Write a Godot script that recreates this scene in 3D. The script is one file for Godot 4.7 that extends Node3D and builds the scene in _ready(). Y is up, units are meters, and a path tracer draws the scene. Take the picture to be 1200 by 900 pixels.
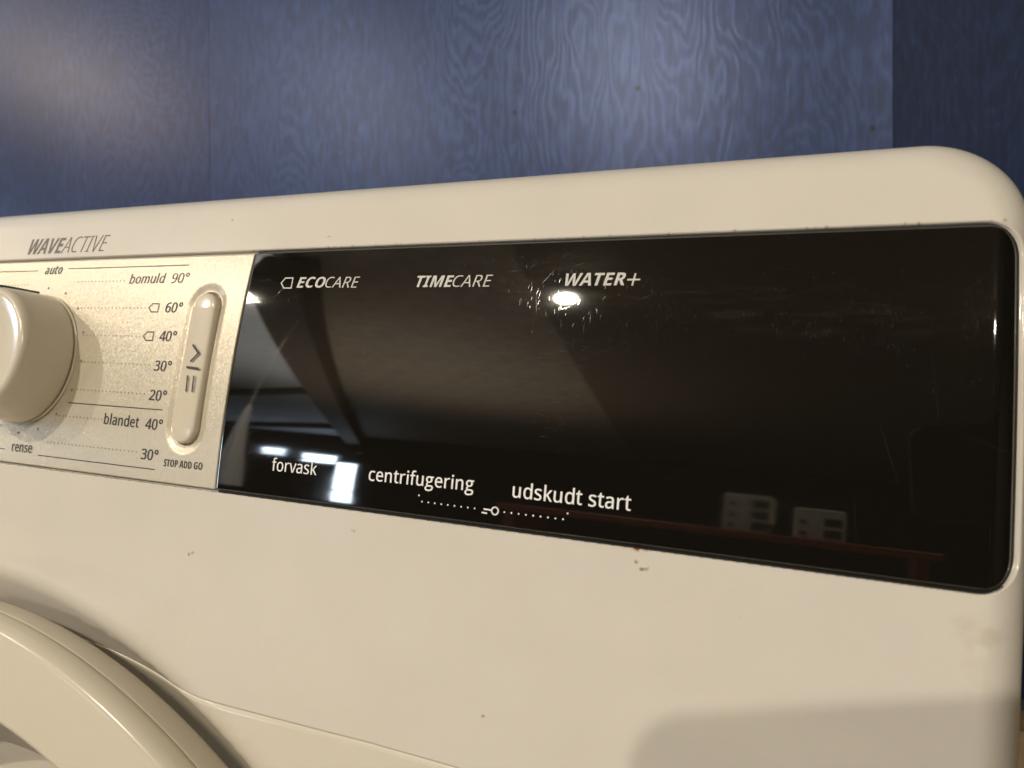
extends Node3D
# A white washing machine's dark display and programme dial in front of blue plywood; y up, metres.
# The machine's front lies at z = 0, facing +z; the control panel leans back along an arc.

const ARC_Y := 0.7221          # centre and radius of the panel's arc, seen from the side
const ARC_Z := -0.3994
const ARC_R := 0.40121
const PANEL_Y := 0.76
const XR := 0.2897             # right and left side of the machine, its top, rounding of edge and corner
const XL := -0.3725
const TOP := 0.8588
const EDGE := 0.0079
const CORNER := 0.0225
const DOOR := Vector2(-0.04, 0.48)
const SEAM_Y := 0.6942
const BACK_Z := -0.56

var machine_at := Vector3(-0.04, 0, -0.28)
var M := {}
var taken := {}
var rng := RandomNumberGenerator.new()


# ---------------------------------------------------------------- the machine's surface

func prof(y: float) -> float:
	if y >= PANEL_Y:
		return ARC_Z + sqrt(maxf(0.0, ARC_R * ARC_R - (y - ARC_Y) * (y - ARC_Y)))
	var t := minf(PANEL_Y - y, 0.05)
	return 0.0952 * (t - t * t / 0.1)


func inside(x: float, y: float) -> float:   # distance to the front's outline, positive inside
	var dx := minf(XR - x, x - XL)
	var dy := TOP - y
	if dx < CORNER and dy < CORNER:
		return CORNER - Vector2(CORNER - dx, CORNER - dy).length()
	return minf(dx, dy)


func drop(d: float) -> float:
	if d >= EDGE:
		return 0.0
	if d <= 0.0:
		return EDGE - d * 60.0
	return EDGE - sqrt(EDGE * EDGE - (EDGE - d) * (EDGE - d))


func soft(q: float, w: float) -> float:   # a ramp with a rounded start
	if q <= 0.0:
		return 0.0
	return q * q / (2.0 * w) if q < w else q - w * 0.5


func dish(x: float, y: float, ra: float) -> float:
	var p := Vector2(x, y)
	var qb := 0.2462 - p.distance_to(Vector2(0.0080, 0.4832))
	var qa := ra - p.distance_to(DOOR)
	var z := -0.085 * soft(minf(qb, maxf(0.0, 0.0285 - maxf(0.0, qa - 0.004))), 0.0014)   # a raised lip, then the hollow round the door
	var deep := 0.80 * soft(qa + 0.003, 0.0095)
	return z + deep / (1.0 + deep / 0.09)


func surf(x: float, y: float) -> Vector3:
	return Vector3(x, y, prof(y) - drop(inside(x, y)) - dish(x, y, 0.2415))


func surf_low(x: float, y: float) -> Vector3:
	return Vector3(x, y, prof(y) - drop(minf(XR - x, x - XL)) - dish(x, y, 0.2405) - 0.0004)


func normal_of(f: Callable, x: float, y: float) -> Vector3:
	var e := 0.00012
	var a: Vector3 = f.call(x + e, y) - f.call(x - e, y)
	var b: Vector3 = f.call(x, y + e) - f.call(x, y - e)
	return a.cross(b).normalized()


func ys(s: float) -> float:
	return ARC_Y + ARC_R * sin(asin((PANEL_Y - ARC_Y) / ARC_R) + s / ARC_R)


func ps(x: float, s: float, h := 0.0) -> Vector3:   # a point on the control panel: x, arc length from its foot, height over it
	var y := ys(s)
	var p := Vector3(x, y, prof(y) - drop(inside(x, y)))
	return p if h == 0.0 else p + pn(x, s) * h


func pn(x: float, s: float) -> Vector3:
	var a := ps(x + 0.0001, s) - ps(x - 0.0001, s)
	var b := ps(x, s + 0.0001) - ps(x, s - 0.0001)
	return a.cross(b).normalized()


# ---------------------------------------------------------------- mesh building

class Build:
	var v := PackedVector3Array()
	var n := PackedVector3Array()
	var uv := PackedVector2Array()
	var ix := PackedInt32Array()

	func grid(pts: Array, nor: Array = [], closed := false, uvs: Array = []) -> void:   # rows of points; normals smooth within the grid
		var base := v.size()
		var rows := pts.size()
		var cols: int = pts[0].size()
		for r in rows:
			for c in cols:
				v.append(pts[r][c])
				n.append(nor[r][c] if nor.size() else Vector3.ZERO)
				uv.append(uvs[r][c] if uvs.size() else Vector2(pts[r][c].x, -pts[r][c].y))
		for r in rows - 1:
			for c in cols - (0 if closed else 1):
				var c2 := (c + 1) % cols
				var a := base + r * cols + c
				var b := base + r * cols + c2
				var d := base + (r + 1) * cols + c
				var e := base + (r + 1) * cols + c2
				ix.append_array(PackedInt32Array([a, d, b, b, d, e]))
				if nor.is_empty():
					var fn := (v[b] - v[a]).cross(v[d] - v[a]) + (v[e] - v[b]).cross(v[d] - v[b])
					for k in [a, b, d, e]:
						n[k] += fn
		if nor.is_empty():
			for k in range(base, v.size()):
				n[k] = n[k].normalized()

	func flip() -> void:
		for k in n.size():
			n[k] = -n[k]

	func fan(loop: Array, nv: Vector3) -> void:
		var base := v.size()
		for p in loop:
			v.append(p)
			n.append(nv)
			uv.append(Vector2(p.x, -p.y))
		for k in range(1, loop.size() - 1):
			ix.append_array(PackedInt32Array([base, base + k, base + k + 1]))

	func mesh() -> ArrayMesh:
		for k in range(0, ix.size(), 3):   # front faces run clockwise: turn each face towards its normals
			var p := v[ix[k]]
			var face := (v[ix[k + 2]] - p).cross(v[ix[k + 1]] - p)
			if face.dot(n[ix[k]] + n[ix[k + 1]] + n[ix[k + 2]]) < 0.0:
				var t := ix[k + 1]
				ix[k + 1] = ix[k + 2]
				ix[k + 2] = t
		var a := []
		a.resize(Mesh.ARRAY_MAX)
		a[Mesh.ARRAY_VERTEX] = v
		a[Mesh.ARRAY_NORMAL] = n
		a[Mesh.ARRAY_TEX_UV] = uv
		a[Mesh.ARRAY_INDEX] = ix
		var m := ArrayMesh.new()
		m.add_surface_from_arrays(Mesh.PRIMITIVE_TRIANGLES, a)
		return m


func box_mesh(size: Vector3, bevel := 0.004) -> ArrayMesh:   # a chamfered box round the origin
	var b := Build.new()
	var h := size * 0.5
	var e := minf(bevel, minf(h.x, minf(h.y, h.z)) * 0.45)
	var faces := [[Vector3.RIGHT, Vector3.UP, Vector3.BACK], [Vector3.LEFT, Vector3.UP, Vector3.FORWARD], [Vector3.UP, Vector3.BACK, Vector3.RIGHT], [Vector3.DOWN, Vector3.BACK, Vector3.LEFT], [Vector3.BACK, Vector3.UP, Vector3.LEFT], [Vector3.FORWARD, Vector3.UP, Vector3.RIGHT]]
	for f in faces:
		var nv: Vector3 = f[0]
		var u: Vector3 = f[1]
		var w: Vector3 = f[2]
		var hn := absf(nv.dot(h))
		var hu := absf(u.dot(h)) - e
		var hw := absf(w.dot(h)) - e
		b.fan([nv * hn + u * hu + w * hw, nv * hn + u * hu - w * hw, nv * hn - u * hu - w * hw, nv * hn - u * hu + w * hw], nv)
	for i in 3:
		for sa in [-1.0, 1.0]:
			for sb in [-1.0, 1.0]:
				var ax := Vector3.ZERO
				ax[i] = 1.0
				var a := Vector3.ZERO
				a[(i + 1) % 3] = sa
				var c := Vector3.ZERO
				c[(i + 2) % 3] = sb
				var la := absf(a.dot(h))
				var lc := absf(c.dot(h))
				var lx := absf(ax.dot(h)) - e
				b.fan([a * la + c * (lc - e) + ax * lx, a * (la - e) + c * lc + ax * lx, a * (la - e) + c * lc - ax * lx, a * la + c * (lc - e) - ax * lx], (a + c).normalized())
	for sx in [-1.0, 1.0]:
		for sy in [-1.0, 1.0]:
			for sz in [-1.0, 1.0]:
				var s := Vector3(sx, sy, sz)
				b.fan([s * (h - Vector3(0, e, e)), s * (h - Vector3(e, 0, e)), s * (h - Vector3(e, e, 0))], s.normalized())
	return b.mesh()


func lathe(profile: Array, segs: int, centre: Vector3, axis: Vector3, side: Vector3) -> Build:   # profile: (radius, along the axis)
	var b := Build.new()
	var up := axis.cross(side).normalized()
	var pts := []
	for p in profile:
		var row := []
		for k in segs:
			var a := TAU * k / segs
			row.append(centre + axis * p.y + (side * cos(a) + up * sin(a)) * p.x)
		pts.append(row)
	b.grid(pts, [], true)
	return b


func numbered(called: String, parent: Node) -> String:
	var key := str(parent.get_instance_id()) + called
	taken[key] = taken.get(key, -1) + 1
	return called if taken[key] == 0 else "%s_%03d" % [called, taken[key]]


func put(called: String, mesh: Mesh, mat: Material, parent: Node, offset := Vector3.ZERO) -> MeshInstance3D:
	var o := MeshInstance3D.new()
	o.name = numbered(called, parent)
	o.mesh = mesh
	o.material_override = mat
	o.position = offset
	parent.add_child(o, true)
	return o


func thing(called: String, label: String, category: String, at := Vector3.ZERO, group := "") -> Node3D:
	var o := Node3D.new()
	o.name = numbered(called, self)
	o.position = at
	add_child(o, true)
	o.set_meta("label", label)
	o.set_meta("category", category)
	if group:
		o.set_meta("group", group)
	return o


func struct(called: String, label: String, mesh: Mesh, mat: Material, at := Vector3.ZERO) -> MeshInstance3D:
	var o := put(called, mesh, mat, self, at)
	o.set_meta("kind", "structure")
	o.set_meta("label", label)
	o.set_meta("category", called.replace("_", " "))
	return o


# ---------------------------------------------------------------- print on the panels

func lettering(text: String, bold: bool, from: Vector2, to: Vector2, cap: float, slant: float, mat: Material, parent: Node, weight := 0.0, tall := "H") -> void:
	var font := SystemFont.new()
	font.font_names = PackedStringArray(["Droid Sans"])
	font.font_weight = 700 if bold else 400
	var used: Font = font
	if weight != 0.0:
		var fv := FontVariation.new()
		fv.base_font = font
		fv.variation_embolden = weight
		used = fv
	var t := TextMesh.new()
	t.font = used
	t.font_size = 64
	t.pixel_size = 1.0 / 64.0
	t.depth = 0.02
	t.curve_step = 1.0
	t.text = tall
	var ref := t.get_aabb()
	t.text = text
	var box := t.get_aabb()
	var arr := t.surface_get_arrays(0)
	var src: PackedVector3Array = arr[Mesh.ARRAY_VERTEX]
	var b := Build.new()
	for p in src:
		var k := (p.x - box.position.x) / box.size.x
		var up := (p.y - ref.position.y) / ref.size.y * cap
		var x := lerpf(from.x, to.x, k) + slant * up
		var s := lerpf(from.y, to.y, k) + up
		b.v.append(ps(x, s, 0.00012 if p.z > 0.0 else 0.00003))
		b.n.append(pn(x, s))
		b.uv.append(Vector2(x, s))
	b.ix = arr[Mesh.ARRAY_INDEX] if arr[Mesh.ARRAY_INDEX] != null else PackedInt32Array(range(src.size()))
	put("lettering", b.mesh(), mat, parent)


func stroke(b: Build, line: Array, w: float, h := 0.00012, lift := 0.0) -> void:   # a line of even width printed on the panel
	for k in line.size() - 1:
		var p: Vector2 = line[k]
		var q: Vector2 = line[k + 1]
		var along := (q - p).normalized() * w * 0.5
		var side := Vector2(-along.y, along.x)
		var steps := maxi(1, int(p.distance_to(q) / 0.008))
		var rows := []
		var nor := []
		for i in steps + 1:
			var c := (p - along).lerp(q + along, float(i) / steps)
			rows.append([ps(c.x + side.x, c.y + side.y, h + lift), ps(c.x - side.x, c.y - side.y, h + lift)])
			nor.append([pn(c.x, c.y), pn(c.x, c.y)])
		b.grid(rows, nor)


func dot(b: Build, c: Vector2, r: float, h := 0.00012) -> void:
	var loop := []
	for k in 12:
		loop.append(ps(c.x + r * cos(TAU * k / 12), c.y + r * sin(TAU * k / 12), h))
	b.fan(loop, pn(c.x, c.y))


func dots(b: Build, p: Vector2, q: Vector2, count: int, r: float) -> void:
	for k in count:
		dot(b, p.lerp(q, float(k) / (count - 1)), r)


# ---------------------------------------------------------------- materials

func plain(c: Color, rough: float, spec := 0.5, metal := 0.0) -> StandardMaterial3D:
	var m := StandardMaterial3D.new()
	m.albedo_color = c
	m.roughness = rough
	m.metallic_specular = spec
	m.metallic = metal
	return m


func lin(r: float, g: float, b: float) -> Color:
	return Color(r, g, b).linear_to_srgb()


func noise(sd: int, freq: float, octaves := 3) -> FastNoiseLite:
	var f := FastNoiseLite.new()
	f.seed = sd
	f.frequency = freq
	f.noise_type = FastNoiseLite.TYPE_SIMPLEX_SMOOTH
	f.fractal_octaves = octaves
	return f


func blot(img: Image, at: Vector2, r: float, c: Color, strength: float, ragged: FastNoiseLite) -> void:
	for y in range(maxi(0, int(at.y - r)), mini(img.get_height(), int(at.y + r) + 1)):
		for x in range(maxi(0, int(at.x - r)), mini(img.get_width(), int(at.x + r) + 1)):
			var d := Vector2(x, y).distance_to(at) / r
			if d < 1.0:
				var a := clampf((1.0 - d) * 1.6 + ragged.get_noise_2d(x * 4, y * 4) * 1.1 - 0.35, 0.0, 1.0) * strength
				img.set_pixel(x, y, img.get_pixel(x, y).lerp(c, a))


func enamel() -> StandardMaterial3D:   # white plastic with the stains that the photograph shows; covers x -0.10..0.30, y 0.66..0.86
	var w := 1600
	var h := 800
	var img := Image.create(w, h, false, Image.FORMAT_RGB8)
	var base := Color(0.88, 0.862, 0.83)
	img.fill(base)
	var soil := noise(5, 0.006, 4)
	for y in h:
		for x in w:
			var k := 1.0 + soil.get_noise_2d(x, y) * 0.012
			img.set_pixel(x, y, Color(base.r * k, base.g * k, base.b * k * (1.0 + soil.get_noise_2d(y + 900, x) * 0.006)))
	var rag := noise(8, 0.05, 3)
	var cloud := noise(9, 0.012, 2)
	var at := func(x: float, y: float) -> Vector2: return Vector2((x + 0.10) / 0.4 * w, (0.86 - y) / 0.2 * h)
	blot(img, at.call(0.2086, 0.7592), 5.0, Color(0.62, 0.36, 0.12), 0.9, rag)
	blot(img, at.call(0.2107, 0.7592), 4.0, Color(0.66, 0.42, 0.2), 0.7, rag)
	blot(img, at.call(0.2088, 0.7560), 3.0, Color(0.5, 0.4, 0.3), 0.6, rag)
	blot(img, at.call(0.2105, 0.7545), 3.5, Color(0.42, 0.34, 0.27), 0.7, rag)
	blot(img, at.call(0.2118, 0.7547), 3.0, Color(0.5, 0.42, 0.34), 0.5, rag)
	blot(img, at.call(0.2803, 0.7515), 20.0, Color(0.68, 0.60, 0.48), 0.11, cloud)
	blot(img, at.call(0.2830, 0.7500), 14.0, Color(0.68, 0.60, 0.50), 0.10, cloud)
	blot(img, at.call(0.2818, 0.7440), 18.0, Color(0.76, 0.70, 0.61), 0.11, cloud)
	for k in 5:   # small specks
		blot(img, Vector2(rng.randf_range(380, w), rng.randf_range(60, 780)), rng.randf_range(1.2, 2.2), Color(0.45, 0.4, 0.34), rng.randf_range(0.15, 0.45), rag)
	for p in [[0.0625, 0.7385], [0.0640, 0.7392], [0.0575, 0.8490], [0.1255, 0.7535], [0.1005, 0.8415], [0.17, 0.7100]]:
		blot(img, at.call(p[0], p[1]), 3.4, Color(0.5, 0.44, 0.36), 0.55, rag)
	for k in 40:   # grime in the groove over the display
		blot(img, at.call(rng.randf_range(0.07, 0.285), 0.8377 + rng.randf_range(0.0, 0.0003)), rng.randf_range(1.0, 3.0), Color(0.55, 0.46, 0.34), rng.randf_range(0.1, 0.5), rag)
	var m := plain(Color.WHITE, 0.16, 0.5)
	m.albedo_texture = ImageTexture.create_from_image(img)
	m.uv1_scale = Vector3(1.0 / 0.4, 1.0 / 0.2, 1)
	m.uv1_offset = Vector3(0.1 / 0.4, 0.86 / 0.2, 0)
	m.texture_repeat = false
	var rimg := Image.create(512, 512, false, Image.FORMAT_L8)
	var n1 := noise(21, 0.011, 4)
	for y in 512:
		for x in 512:
			var q := clampf(0.10 + n1.get_noise_2d(x, y) * 0.05, 0.05, 0.25)
			rimg.set_pixel(x, y, Color(q, q, q))
	m.roughness = 1.0
	m.roughness_texture = ImageTexture.create_from_image(rimg)
	return m


func pearl() -> StandardMaterial3D:   # champagne lacquer with fine flakes
	var size := 512
	var img := Image.create(size, size, false, Image.FORMAT_RGB8)
	for y in size:
		for x in size:
			var a := rng.randf() * TAU
			var r := pow(rng.randf(), 2.6) * 0.32
			img.set_pixel(x, y, Color(0.5 + 0.5 * r * cos(a), 0.5 + 0.5 * r * sin(a), 0.5 + 0.5 * sqrt(1.0 - r * r)))
	var m := plain(lin(0.69, 0.63, 0.51), 0.38, 0.5, 0.3)
	m.normal_enabled = true
	m.normal_texture = ImageTexture.create_from_image(img)
	m.normal_scale = 0.8
	m.uv1_scale = Vector3(9, 9, 1)
	m.clearcoat_enabled = true
	m.clearcoat = 0.25
	m.clearcoat_roughness = 0.25
	return m


func scratch(img: Image, p: Vector2, ang: float, length: float, q: float) -> void:
	var bend := rng.randf_range(-0.0015, 0.0015)
	var steps := int(length)
	for k in steps:
		p += Vector2.from_angle(ang)
		ang += bend
		var x := int(p.x)
		var y := int(p.y)
		if x < 0 or y < 0 or x >= img.get_width() or y >= img.get_height():
			return
		var f := q * (0.35 + 0.65 * sin(PI * k / steps))
		if img.get_pixel(x, y).r < f:
			img.set_pixel(x, y, Color(f, f, f))


func black_gloss() -> StandardMaterial3D:   # wiped and scratched glossy black: the scratches are dull and catch the lamps
	var w := 2048
	var h := 736
	var img := Image.create(w, h, false, Image.FORMAT_L8)
	var smear := noise(31, 0.004, 4)
	for y in h:
		for x in w:
			var q := 0.027 + maxf(0.0, smear.get_noise_2d(x * 0.35, y)) * 0.03
			img.set_pixel(x, y, Color(q, q, q))
	var at := func(x: float, s: float) -> Vector2: return Vector2((x - 0.07) / 0.22 * w, (0.079 - s) / 0.079 * h)
	for k in 130:   # wiping marks, mostly upright, in bands
		var c: Vector2 = at.call(rng.randf_range(0.09, 0.285), 0.056 + rng.randfn(0, 0.009))
		scratch(img, c, PI / 2 + rng.randfn(0, 0.16), rng.randf_range(10, 40), rng.randf_range(0.06, 0.13))
	for k in 110:
		var c: Vector2 = at.call(0.186 + rng.randfn(0, 0.026), 0.062 + rng.randfn(0, 0.005))
		scratch(img, c, PI / 2 + rng.randfn(0, 0.35), rng.randf_range(4, 20), rng.randf_range(0.07, 0.17))
	for k in 26:
		var c: Vector2 = at.call(0.172 + rng.randfn(0, 0.005), 0.0722 + rng.randfn(0, 0.002))
		scratch(img, c, -0.55 + rng.randfn(0, 0.2), rng.randf_range(20, 60), rng.randf_range(0.07, 0.14))
	for k in 60:
		var c: Vector2 = at.call(0.183 + rng.randfn(0, 0.005), rng.randf_range(0.022, 0.05))
		scratch(img, c, rng.randfn(0, 0.15), rng.randf_range(16, 60), rng.randf_range(0.06, 0.12))
	for k in 70:
		var c: Vector2 = at.call(rng.randf_range(0.075, 0.285), rng.randf_range(0.004, 0.076))
		scratch(img, c, rng.randf_range(-0.9, 0.5), rng.randf_range(12, 90), rng.randf_range(0.06, 0.14))
	for k in 900:
		var c: Vector2 = at.call(rng.randf_range(0.073, 0.288), rng.randf_range(0.001, 0.078))
		scratch(img, c, rng.randf() * TAU, rng.randf_range(1, 3), rng.randf_range(0.06, 0.16))
	var dust := Image.create(w, h, false, Image.FORMAT_RGB8)
	dust.fill(Color(0.088, 0.080, 0.070))
	for k in 260:
		var c: Vector2 = at.call(rng.randf_range(0.073, 0.288), rng.randf_range(0.001, 0.078))
		var g := rng.randf_range(0.10, 0.42)
		dust.set_pixel(clampi(int(c.x), 0, w - 1), clampi(int(c.y), 0, h - 1), Color(g, g, g * 0.95))
	for k in 150:   # fine pale scratches that have gone through the gloss
		var c: Vector2 = at.call(rng.randf_range(0.09, 0.285), 0.058 + rng.randfn(0, 0.010))
		scratch(dust, c, PI / 2 + rng.randfn(0, 0.18), rng.randf_range(4, 16), rng.randf_range(0.09, 0.26))
	for k in 95:   # clusters of short strokes and thin smears left by wiping
		var x0 := 0.10 + 0.185 * sqrt(rng.randf())
		var s0 := 0.0585 + rng.randfn(0, 0.0075)
		var g0 := rng.randf_range(0.11, 0.20)
		for j in rng.randi_range(5, 16):
			scratch(dust, at.call(x0 + rng.randfn(0, 0.0036), s0 + rng.randfn(0, 0.0006)), PI / 2 + rng.randfn(0, 0.10), rng.randf_range(6, 18), g0 * rng.randf_range(0.6, 1.3))
	for k in 46:
		scratch(dust, at.call(rng.randf_range(0.10, 0.28), rng.randf_range(0.012, 0.074)), rng.randf_range(-0.6, 0.35) + (PI / 2 if k % 4 == 0 else 0.0), rng.randf_range(60, 330), rng.randf_range(0.12, 0.19))
	for k in 60:
		scratch(dust, at.call(0.1835 + rng.randfn(0, 0.004), rng.randf_range(0.02, 0.052)), rng.randfn(0, 0.1), rng.randf_range(14, 50), rng.randf_range(0.13, 0.26))
	for k in 900:
		var pt: Vector2 = at.call(rng.randf_range(0.073, 0.288), 0.05 + rng.randfn(0, 0.018))
		scratch(dust, pt, rng.randf() * TAU, rng.randf_range(1, 3), rng.randf_range(0.12, 0.3))
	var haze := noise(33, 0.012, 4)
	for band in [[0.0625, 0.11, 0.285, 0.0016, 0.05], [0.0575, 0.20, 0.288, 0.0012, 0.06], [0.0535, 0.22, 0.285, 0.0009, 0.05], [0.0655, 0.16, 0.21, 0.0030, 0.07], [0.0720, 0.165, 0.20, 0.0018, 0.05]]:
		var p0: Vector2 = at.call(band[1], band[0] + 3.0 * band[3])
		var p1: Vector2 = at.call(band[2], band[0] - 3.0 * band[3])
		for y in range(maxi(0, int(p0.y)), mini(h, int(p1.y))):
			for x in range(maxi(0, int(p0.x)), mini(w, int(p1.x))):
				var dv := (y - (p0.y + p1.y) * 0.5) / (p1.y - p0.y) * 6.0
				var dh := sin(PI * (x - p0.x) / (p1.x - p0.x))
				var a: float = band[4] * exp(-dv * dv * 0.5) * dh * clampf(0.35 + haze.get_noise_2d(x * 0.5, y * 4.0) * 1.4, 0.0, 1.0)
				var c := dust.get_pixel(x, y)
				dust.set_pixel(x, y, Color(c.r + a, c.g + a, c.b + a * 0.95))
	for k in 26:
		var c: Vector2 = at.call(rng.randf_range(0.20, 0.23), rng.randf_range(0.018, 0.035))
		scratch(dust, c, -0.3 + rng.randfn(0, 0.15), rng.randf_range(20, 70), rng.randf_range(0.08, 0.15))
	var m := plain(Color.WHITE, 1.0, 0.72)
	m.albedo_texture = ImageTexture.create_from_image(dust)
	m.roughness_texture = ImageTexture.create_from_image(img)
	m.uv1_scale = Vector3(1.0 / 0.22, 1.0 / 0.079, 1)
	m.uv1_offset = Vector3(-0.07 / 0.22, 1.0, 0)
	m.texture_repeat = false
	return m


func plywood_paint(sd: int, figure: float, rough: float, spec: float, plain_to: float, metal: float) -> StandardMaterial3D:   # blue paint over rotary-cut plywood, the grain standing in relief
	var w := 1024
	var h := 1024
	var hgt := Image.create(w, h, false, Image.FORMAT_L8)
	var col := Image.create(w, h, false, Image.FORMAT_RGB8)
	var wide := noise(sd, 1.0, 2)
	var fine := noise(sd + 1, 1.0, 2)
	var warp := noise(sd + 2, 1.0, 2)
	var mask := noise(sd + 3, 1.0, 2)
	for y in h:
		for x in w:
			var u := float(x) / w
			var v := float(y) / h
			var wu := u + 0.009 * warp.get_noise_2d(u * 24.0, v * 8.0)
			var zig := 0.16 * fine.get_noise_2d(u * 85.0, v * 26.0)
			var f := 7.5 * wide.get_noise_2d(wu * 3.4, v * 1.15) + 1.2 * wide.get_noise_2d(wu * 13.0 + 40.0, v * 6.0) + zig
			var ring := 0.5 + 0.5 * sin(TAU * f * 2.1)
			ring = ring * ring
			var mottle := warp.get_noise_2d(u * 70.0 + 9.0, v * 30.0)
			var k := clampf(0.5 + mask.get_noise_2d(u * 3.0, v * 1.6) * 1.4 + mottle * 0.7, 0.05, 1.1) * figure * (0.30 + 0.70 * smoothstep(plain_to - 0.14, plain_to + 0.06, u + 0.0001))
			var fibre := fine.get_noise_2d(u * 240.0, v * 14.0)
			var speck := maxf(0.0, fine.get_noise_2d(u * 150.0 + 70.0, v * 55.0) - 0.42) * 0.7
			var q := 0.4 + ring * 0.55 * k + fibre * 0.16 + mottle * 0.12 + speck * 0.5
			hgt.set_pixel(x, y, Color(q, q, q))
			var t := 0.90 + ring * 0.42 * k + fibre * 0.12 + mottle * 0.10 + speck
			var lo := minf(t, 1.0)
			var paint := Color((0.085 + 0.15 * metal) * lo, (0.160 + 0.18 * metal) * lo, (0.305 + 0.30 * metal) * lo)
			col.set_pixel(x, y, paint.lerp(Color(0.34, 0.40, 0.51), clampf((t - 0.95) * 0.55, 0.0, 0.6)))
	for k in 16:   # nail heads and dents
		var p := Vector2(rng.randf() * w, rng.randf() * h)
		for dy in range(-3, 4):
			for dx in range(-3, 4):
				if Vector2(dx, dy).length() < 2.6:
					hgt.set_pixel(posmod(int(p.x) + dx, w), posmod(int(p.y) + dy, h), Color(0.1, 0.1, 0.1))
					col.set_pixel(posmod(int(p.x) + dx, w), posmod(int(p.y) + dy, h), Color(0.07, 0.08, 0.14))
	var m := plain(Color.WHITE, rough, spec, metal)
	m.albedo_texture = ImageTexture.create_from_image(col)
	m.heightmap_enabled = true
	m.heightmap_texture = ImageTexture.create_from_image(hgt)
	m.heightmap_scale = 0.010
	return m


func grainy(a: Color, b: Color, sd: int, freq: float, rough: float) -> StandardMaterial3D:
	var img := Image.create(256, 256, false, Image.FORMAT_RGB8)
	var f := noise(sd, freq, 4)
	for y in 256:
		for x in 256:
			img.set_pixel(x, y, a.lerp(b, clampf(0.5 + f.get_noise_2d(x, y) * 0.9, 0, 1)))
	var m := plain(Color.WHITE, rough)
	m.albedo_texture = ImageTexture.create_from_image(img)
	m.uv1_triplanar = true
	m.uv1_world_triplanar = true
	m.uv1_scale = Vector3(2, 2, 2)
	return m


func glow(c: Color, energy: float) -> StandardMaterial3D:
	var m := plain(Color.BLACK, 0.5)
	m.emission_enabled = true
	m.emission = c
	m.emission_energy_multiplier = energy
	return m


# ---------------------------------------------------------------- scene

func _ready() -> void:
	rng.seed = 11
	var cam := Camera3D.new()
	cam.name = "camera"
	cam.transform = Transform3D(Basis(Vector3(0.9066, 0.0339, -0.4205), Vector3(-0.0418, 0.9991, -0.0096), Vector3(0.4198, 0.0263, 0.9072)).orthonormalized(), Vector3(0.2590, 0.8029, 0.1836))
	cam.fov = 52.62
	cam.near = 0.01
	cam.far = 60.0
	add_child(cam)
	cam.current = true
	var env := Environment.new()
	env.background_mode = Environment.BG_COLOR
	env.background_color = Color(0.16, 0.15, 0.14)
	env.tonemap_mode = Environment.TONE_MAPPER_LINEAR
	env.tonemap_exposure = 0.93
	env.sdfgi_enabled = true
	env.ssao_enabled = true
	env.ssil_enabled = true
	var we := WorldEnvironment.new()
	we.name = "environment"
	we.environment = env
	var lens := CameraAttributesPhysical.new()
	lens.frustum_focal_length = 4.25
	lens.exposure_aperture = 3.4
	lens.frustum_focus_distance = 0.235
	we.camera_attributes = lens
	add_child(we)

	materials()
	place()
	for l in LAMPS:
		spotlight(l)
	machine()
	props()


const LAMPS := [   # place, energy, label, whether it is sunk in the ceiling and shines only downwards
	[Vector3(-0.737, 2.17, 1.985), 2.5, "round ceiling lamp on the dark beam's end, nearest the middle of the row", true],
	[Vector3(-2.19, 2.17, 1.95), 1.45, "outermost of the two close-set ceiling lamps beside the pale ceiling boards", false],
	[Vector3(-2.03, 2.12, 1.87), 1.45, "inner one of the two close-set ceiling lamps beside the pale ceiling boards", false],
	[Vector3(0.86, 2.17, 2.30), 2.2, "ceiling lamp above the shelf of white cartons", true],
	[Vector3(-3.40, 2.13, 1.10), 0.9, "ceiling lamp nearest the partition with the large window", false, Color(1.0, 0.86, 0.70)],
]


func materials() -> void:
	M.white = enamel()
	M.white_plain = plain(lin(0.748, 0.705, 0.615), 0.17)
	M.ring = plain(lin(0.730, 0.675, 0.560), 0.22)
	M.ring_dull = plain(lin(0.660, 0.610, 0.505), 0.35)
	M.grey = plain(lin(0.34, 0.31, 0.27), 0.3)
	M.knob = plain(lin(0.700, 0.645, 0.530), 0.22)
	M.pearl = pearl()
	M.button = plain(lin(0.720, 0.665, 0.555), 0.16)
	M.gloss = black_gloss()
	M.dark = plain(lin(0.012, 0.011, 0.010), 0.5)
	M.ink = plain(lin(0.035, 0.028, 0.036), 0.5)
	M.ink_grey = plain(lin(0.13, 0.115, 0.105), 0.5)
	M.ink_faint = plain(lin(0.27, 0.22, 0.15), 0.5)
	M.teal = plain(lin(0.05, 0.125, 0.125), 0.5)
	M.pale = plain(lin(0.90, 0.91, 0.92), 0.5)
	M.pale_grey = plain(lin(0.62, 0.62, 0.60), 0.5)
	M.phone = plain(lin(0.01, 0.01, 0.012), 0.6, 0.3)
	M.metal = plain(lin(0.03, 0.03, 0.03), 0.4, 0.5, 0.6)


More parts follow.
